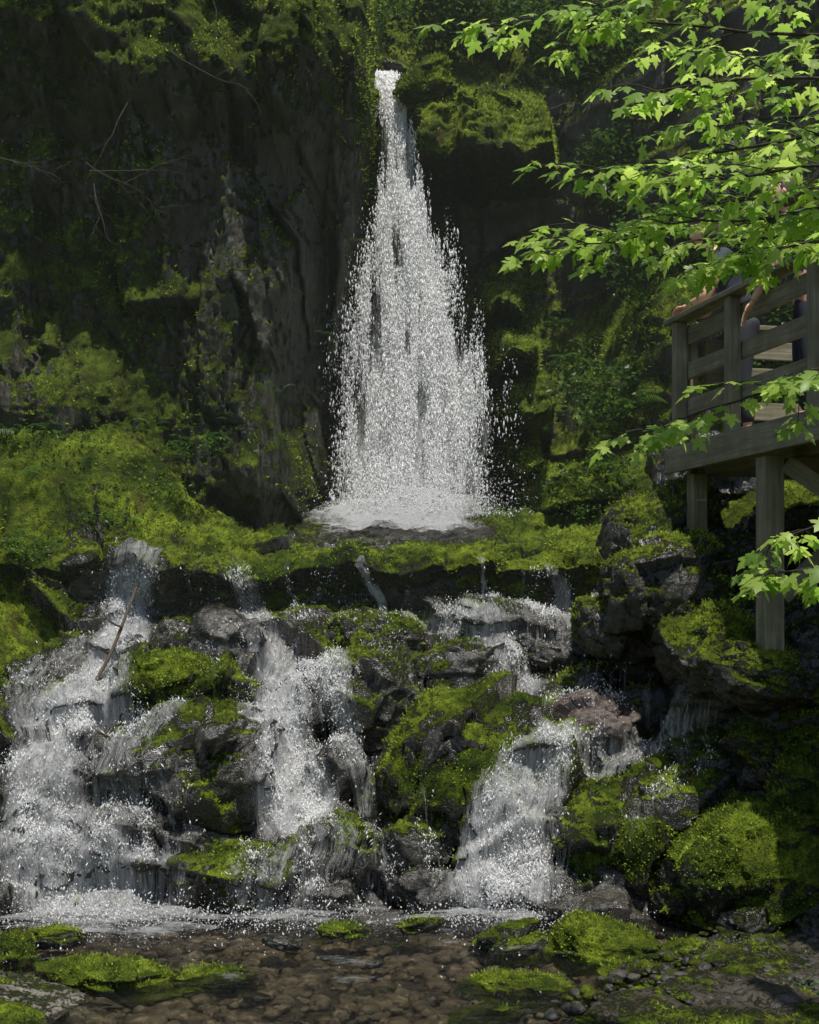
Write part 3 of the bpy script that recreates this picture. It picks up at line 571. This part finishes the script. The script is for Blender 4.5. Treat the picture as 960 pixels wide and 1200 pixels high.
def branch(pts,r0,twigs):
    n=30;c=spline(pts,n);c=c+.015*np.stack([fbm(c*5+j*9,2,.5,5) for j in range(3)],1);mpaths.append((c,np.linspace(r0,.002,n)))
    for i in range(4,n):
        d=c[i]-c[i-1];d/=np.linalg.norm(d)
        if i%2==0: leafpair(c[i],d)
        if rng.uniform()<twigs:
            sg=rng.choice([-1,1]);side=np.cross(d,(0,0,1.))*sg
            td=d*.8+side*rng.uniform(.3,1.)+np.array([0,-.1,rng.uniform(-.32,.2)]);td/=np.linalg.norm(td);l=rng.uniform(.1,.28)
            tp=spline([c[i],c[i]+td*l*.5+np.array([0,0,.01]),c[i]+td*l+np.array([0,0,-.02])],6);mpaths.append((tp,np.linspace(.003,.0012,6)))
            for j in range(2,6,1): 
                if rng.uniform()<.8: leafpair(tp[j],td)
            addleaf(tp[-1],td+np.array([0,0,-.3]),np.array([0,-.5,1.]),rng.uniform(.05,.075))
    addleaf(c[-1],d+np.array([0,0,-.2]),np.array([0,-.5,1.]),.07)
tk=np.array([2.75,4.7,0.])
BR=[([(1020,45,4.5),(860,35,4.6),(700,22,4.8),(548,38,4.9)],.6),([(1020,100,4.1),(880,92,4.2),(770,108,4.3)],.75),([(1020,150,4.3),(880,172,4.5),(760,188,4.6),(662,206,4.8)],.75),
([(1020,200,3.9),(880,205,4.1),(790,208,4.3)],.7),([(1020,250,4.2),(880,255,4.4),(760,265,4.5),(680,272,4.7)],.75),([(1020,285,4.1),(900,295,4.2),(835,312,4.3)],.7),([(780,268,4.5),(690,288,4.6),(625,295,4.7)],.1),
([(1020,425,4.0),(920,452,4.2),(840,478,4.3),(768,505,4.4)],.4),([(1020,602,3.8),(950,618,3.9),(905,628,4.)],.3),([(1020,655,3.8),(950,668,3.9),(890,676,4.)],.4),([(1020,-10,4.3),(900,-12,4.5),(760,-8,4.6),(690,8,4.7)],.7),
([(1020,60,4.8),(900,70,5.),(800,60,5.1)],.6),([(1020,235,4.3),(900,235,4.5),(800,240,4.7)],.8),([(1020,130,4.8),(900,140,5.),(820,150,5.2)],.6),([(1020,275,4.8),(900,280,5.),(800,282,5.1)],.5)]
for pts,tw in BR:
    P3=[S(*p) for p in pts]
    if pts[0][0]>1000: branch([np.array([tk[0]-.15,4.7,P3[0][2]-.35]),(P3[0]+np.array([tk[0],4.7,P3[0][2]-.1]))/2]+P3,.011,tw)
    else: branch(P3,.004,tw)
mpaths.append((spline([(2.85,4.7,-.3),(2.8,4.7,2),(2.7,4.75,4.5),(2.6,4.8,7)],16),np.linspace(.16,.08,16)))
tube('branches',mpaths,M_twig,maple,5)
mk('leaves',np.concatenate(mv),np.concatenate(mf),M_maple,smooth=True,attrs={'rnd':np.concatenate(mr)},parent=maple)
# ---------------------------------------------------------------- wooden platform
plat=empty('wooden_platform')
def beam(name,p0,p1,w,h,parent=plat,mat=M_wood):
    p0=Vector(p0);p1=Vector(p1);d=p1-p0;L=d.length;xa=d.normalized()
    up=Vector((0,0,1)) if abs(xa.z)<.9 else Vector((.22,-.97,0));ya=up.cross(xa).normalized();za=xa.cross(ya)
    v=[(a*L/2,b*w/2,c*h/2) for a in(-1,1) for b in(-1,1) for c in(-1,1)]
    f=[(0,1,3,2),(4,6,7,5),(0,4,5,1),(2,3,7,6),(0,2,6,4),(1,5,7,3)]
    o=mk(name,v,f,mat,smooth=False,parent=parent)
    M=Matrix((xa,ya,za)).transposed().to_4x4();M.translation=(p0+p1)/2;o.matrix_world=M
    b=o.modifiers.new('b','BEVEL');b.width=.006;b.segments=2;return o
A=np.array([2.1,10.]);E=np.array([.92,-4.])/math.hypot(.92,4.);Pn=np.array([-E[1],E[0]])
if Pn[0]<0: Pn=-Pn
def pp(a,b,z): q=A+E*a+Pn*b;return (q[0],q[1],z)
zd=3.34;ht=4.36
for i,a in enumerate([0.02,.9,2.02,3.0,4.0]):
    beam('rail_post_%d'%i,pp(a,0,zd-.16),pp(a,0,ht-.02),.09,.09)
beam('rail_post_corner',pp(-.02,.13,zd-.18),pp(-.02,.13,ht-.04),.07,.07);beam('rail_post_back',pp(0,1.5,zd-.16),pp(0,1.5,ht-.03),.09,.09)
beam('handrail',pp(-.12,.0,ht),pp(4.2,.0,ht),.15,.04)
for i,z in enumerate([ht-.13,3.96,3.68]): beam('rail_board_%d'%i,pp(-.05,.068,z),pp(4.1,.068,z),.035,.13)
beam('handrail_back',pp(.04,.1,ht-.045),pp(.04,1.6,ht-.045),.14,.04)
for i,z in enumerate([4.14,3.93,3.66]): beam('back_board_%d'%i,pp(.07,.19,z),pp(.07,1.6,z),.035,.14)
beam('fascia',pp(-.06,-.068,zd-.08),pp(4.2,-.068,zd-.08),.04,.19);beam('fascia_back',pp(-.08,.2,zd-.1),pp(-.08,1.7,zd-.1),.04,.16)
for i in range(29): beam('deck_plank_%d'%i,pp(.1+i*.145,-.04,zd+.02),pp(.1+i*.145,1.7,zd+.02),.135,.04)
for i,b in enumerate([.25,.85,1.45]): beam('joist_%d'%i,pp(0,b,zd-.1),pp(4.1,b,zd-.1),.05,.17)
beam('support_post_0',pp(1.4,.02,1.5),pp(1.4,.02,zd-.19),.14,.14);beam('support_post_1',pp(.12,.1,2.2),pp(.12,.1,zd-.19),.12,.12)
beam('support_post_2',pp(3.,.1,1.),pp(3.,.1,zd-.19),.17,.17);beam('support_post_3',pp(1.4,1.5,1.5),pp(1.4,1.5,zd-.19),.15,.15)
beam('brace_0',pp(1.45,.12,3.1),pp(2.2,.9,2.3),.09,.12);beam('brace_1',pp(1.4,.1,2.2),pp(1.4,1.1,3.1),.06,.12);beam('cross_beam',pp(1.4,-.05,zd-.27),pp(1.4,1.6,zd-.27),.09,.14)
# ---------------------------------------------------------------- people on the platform
M_skin=plain('skin',(.6,.33,.22),.5);M_hair=plain('hair',(.05,.03,.02),.6)
def skinm(name,v,e,r,mat,parent,root=0,sub=2):
    me=bpy.data.meshes.new(name);me.from_pydata(v,e,[]);me.materials.append(mat);o=bpy.data.objects.new(name,me);sc.collection.objects.link(o);o.parent=parent
    m=o.modifiers.new('Skin','SKIN');m.use_smooth_shade=True
    for i,sv in enumerate(me.skin_vertices[0].data):
        rr=r[i];sv.radius=(rr,rr) if np.isscalar(rr) else rr;sv.use_root=(i==root)
    s=o.modifiers.new('S','SUBSURF');s.levels=sub;s.render_levels=sub;return o
M_eye=plain('eye',(.03,.02,.02),.2);M_lip=plain('lip',(.4,.15,.12),.5)
def person(loc,rz,shirt,pants,hands,elb,lean=.1,hair=M_hair,sc_=1.):
    e=empty('person');e.location=loc;e.rotation_euler=(0,0,rz);e.scale=(sc_,)*3;ly=lean
    sh=[(sx*.175,ly*.85,1.40) for sx in(-1,1)]
    body=[(0,0,.95),(0,ly*.4,1.15),(0,ly*.9,1.36),(0,ly*1.15,1.47),(0,ly*1.35,1.55)];ed=[(0,1),(1,2),(2,3),(3,4)];ra=[.13,.115,.12,.055,.05]
    for k,sx in enumerate((-1,1)):
        b=len(body);body+=[sh[k],elb[k],hands[k]];ed+=[(2,b),(b,b+1),(b+1,b+2)];ra+=[.062,.042,.026]
        b=len(body);body+=[(sx*.1,0,.86),(sx*.11,.03,.5),(sx*.11,-.02,.09),(sx*.12,.16,.04)];ed+=[(0,b),(b,b+1),(b+1,b+2),(b+2,b+3)];ra+=[.085,.058,.04,.035]
    skinm('body',body,ed,ra,M_skin,e)
    skinm('shirt',[(0,0,.93),(0,ly*.4,1.14),(0,ly*.9,1.35),(0,ly*1.05,1.43),sh[0],sh[1],tuple(np.array(sh[0])*.55+np.array(elb[0])*.45),tuple(np.array(sh[1])*.55+np.array(elb[1])*.45)],
       [(0,1),(1,2),(2,3),(2,4),(2,5),(4,6),(5,7)],[(.175,.13),(.165,.125),(.17,.13),.08,.082,.082,.068,.068],shirt,e)
    skinm('trousers',[(0,0,.98),(0,0,.9),(-.1,0,.84),(.1,0,.84),(-.11,.03,.5),(.11,.03,.5),(-.11,-.02,.12),(.11,-.02,.12)],[(0,1),(1,2),(1,3),(2,4),(3,5),(4,6),(5,7)],[(.165,.13),(.16,.13),.1,.1,.075,.075,.062,.062],pants,e)
    skinm('shoes',[(-.12,-.05,.045),(-.12,.1,.04),(-.12,.2,.03)],[(0,1),(1,2)],[.045,.05,.035],hair,e);skinm('shoes_r',[(.12,-.05,.045),(.12,.1,.04),(.12,.2,.03)],[(0,1),(1,2)],[.045,.05,.035],hair,e)
    B,Fb=ico(4);hc=np.array([0,ly*1.4+.02,1.63]);q=B*np.array([.076,.095,.115])
    q[:,0]*=1-.28*sst(.0,-.12,q[:,2]);fr=sst(.03,.09,q[:,1])
    q[:,1]+=.028*np.exp(-(q[:,0]/.014)**2-((q[:,2]+.018)/.022)**2)*(q[:,1]>0)-.012*fr*np.exp(-((np.abs(q[:,0])-.032)/.014)**2-((q[:,2]-.01)/.012)**2)
    q[:,1]+=.006*fr*np.exp(-(q[:,0]/.025)**2-((q[:,2]+.058)/.01)**2)
    mk('head',q+hc,Fb,M_skin,parent=e)
    hq=B*np.array([.084,.103,.118]);cut=(hq[:,1]>.035)&(hq[:,2]<.055);hq[cut]*=.8;hq*=(1+.03*fbm(B*9,3))[:,None];mk('hair',hq+hc+np.array([0,-.012,.012]),Fb,hair,parent=e)
    B3,F3=ico(2)
    for sx in(-1,1):
        mk('eye',B3*.011+hc+np.array([sx*.032,.083,.008]),F3,M_eye,parent=e);mk('ear',B3*np.array([.01,.02,.03])+hc+np.array([sx*.078,0,-.005]),F3,M_skin,parent=e)
    mk('mouth',B3*np.array([.024,.008,.006])+hc+np.array([0,.088,-.058]),F3,M_lip,parent=e)
    for k,sx in enumerate((-1,1)):
        h=np.array(hands[k],float);d=h-np.array(elb[k]);d/=np.linalg.norm(d);sd=np.cross(d,(0,0,1.));sd/=np.linalg.norm(sd);dn=np.array([0,0,-1.])
        skinm('palm',[tuple(h-d*.01),tuple(h+d*.045),tuple(h+d*.08)],[(0,1),(1,2)],[(.026,.02),(.036,.016),(.034,.014)],M_skin,e)
        for j,(o_,l) in enumerate([(-.028,.062),(-.009,.072),(.01,.068),(.027,.054)]):
            b=h+d*.075+sd*o_;skinm('finger_%d'%j,[tuple(b),tuple(b+d*l*.45),tuple(b+d*l*.75+dn*l*.3),tuple(b+d*l*.8+dn*l*.65)],[(0,1),(1,2),(2,3)],[.009,.0085,.008,.007],M_skin,e,sub=1)
        t=h+d*.02-sd*sx*(-.03);skinm('thumb',[tuple(t),tuple(t+d*.03+sd*sx*.02),tuple(t+d*.05+sd*sx*.025+dn*.02)],[(0,1),(1,2)],[.011,.01,.008],M_skin,e,sub=1)
zf=zd+.04
person(pp(.28,.42,zf),math.pi/2-.2,plain('dark_shirt',(.03,.035,.05),.8),plain('dark_trousers',(.02,.022,.03),.8),[(-.12,.44,1.045),(.2,.43,1.045)],[(-.3,.30,1.07),(.33,.28,1.07)],lean=.2)
person(pp(1.22,.42,zf),math.pi/2-.1,plain('green_shirt',(.03,.075,.045),.8),plain('blue_trousers',(.025,.03,.05),.8),[(-.2,.42,.84),(.25,.40,1.04)],[(-.27,.28,1.10),(.28,.22,1.12)],lean=.12)
# ---------------------------------------------------------------- spray mist hanging in the gorge
mm=bpy.data.materials.new('spray_mist');mm.use_nodes=True;nt=mm.node_tree;nt.nodes.clear()
vsn=nt.nodes.new('ShaderNodeVolumeScatter');vsn.inputs['Density'].default_value=.0038;vsn.inputs['Color'].default_value=(.9,1,.85,1);vsn.inputs['Anisotropy'].default_value=.1
oo=nt.nodes.new('ShaderNodeOutputMaterial');nt.links.new(vsn.outputs[0],oo.inputs[1])
v=[(a,b,c) for a in(-9,9) for b in(9.3,17.5) for c in(.05,12)]
mk('mist',v,[(0,1,3,2),(4,6,7,5),(0,4,5,1),(2,3,7,6),(0,2,6,4),(1,5,7,3)],mm,smooth=False)
# ---------------------------------------------------------------- light, sky, camera
to_sun=Vector((.10,-.32,1)).normalized();el=math.asin(to_sun.z);az=math.atan2(to_sun.x,to_sun.y)
sl_=bpy.data.lights.new('sun','SUN');sl_.energy=5.;sl_.angle=math.radians(.5);sl_.color=(1,.96,.87)
so=bpy.data.objects.new('sun',sl_);sc.collection.objects.link(so);so.rotation_euler=to_sun.to_track_quat('Z','Y').to_euler();so.location=(0,0,30)
w=bpy.data.worlds.new('World');sc.world=w;w.use_nodes=True;nt=w.node_tree;bg=nt.nodes['Background']
sk=nt.nodes.new('ShaderNodeTexSky');sk.sky_type='NISHITA';sk.sun_disc=False;sk.sun_elevation=el;sk.sun_rotation=az
nt.links.new(sk.outputs[0],bg.inputs[0]);bg.inputs[1].default_value=.15
cam=bpy.data.cameras.new('camera');co=bpy.data.objects.new('camera',cam);sc.collection.objects.link(co);co.location=(0,0,CZ);co.rotation_euler=(math.pi/2,0,0)
cam.lens=45;cam.sensor_width=36;cam.shift_y=100/1200;cam.clip_end=1000;sc.camera=co
sc.view_settings.view_transform='Standard';sc.view_settings.look='None';sc.view_settings.exposure=0;sc.view_settings.gamma=1
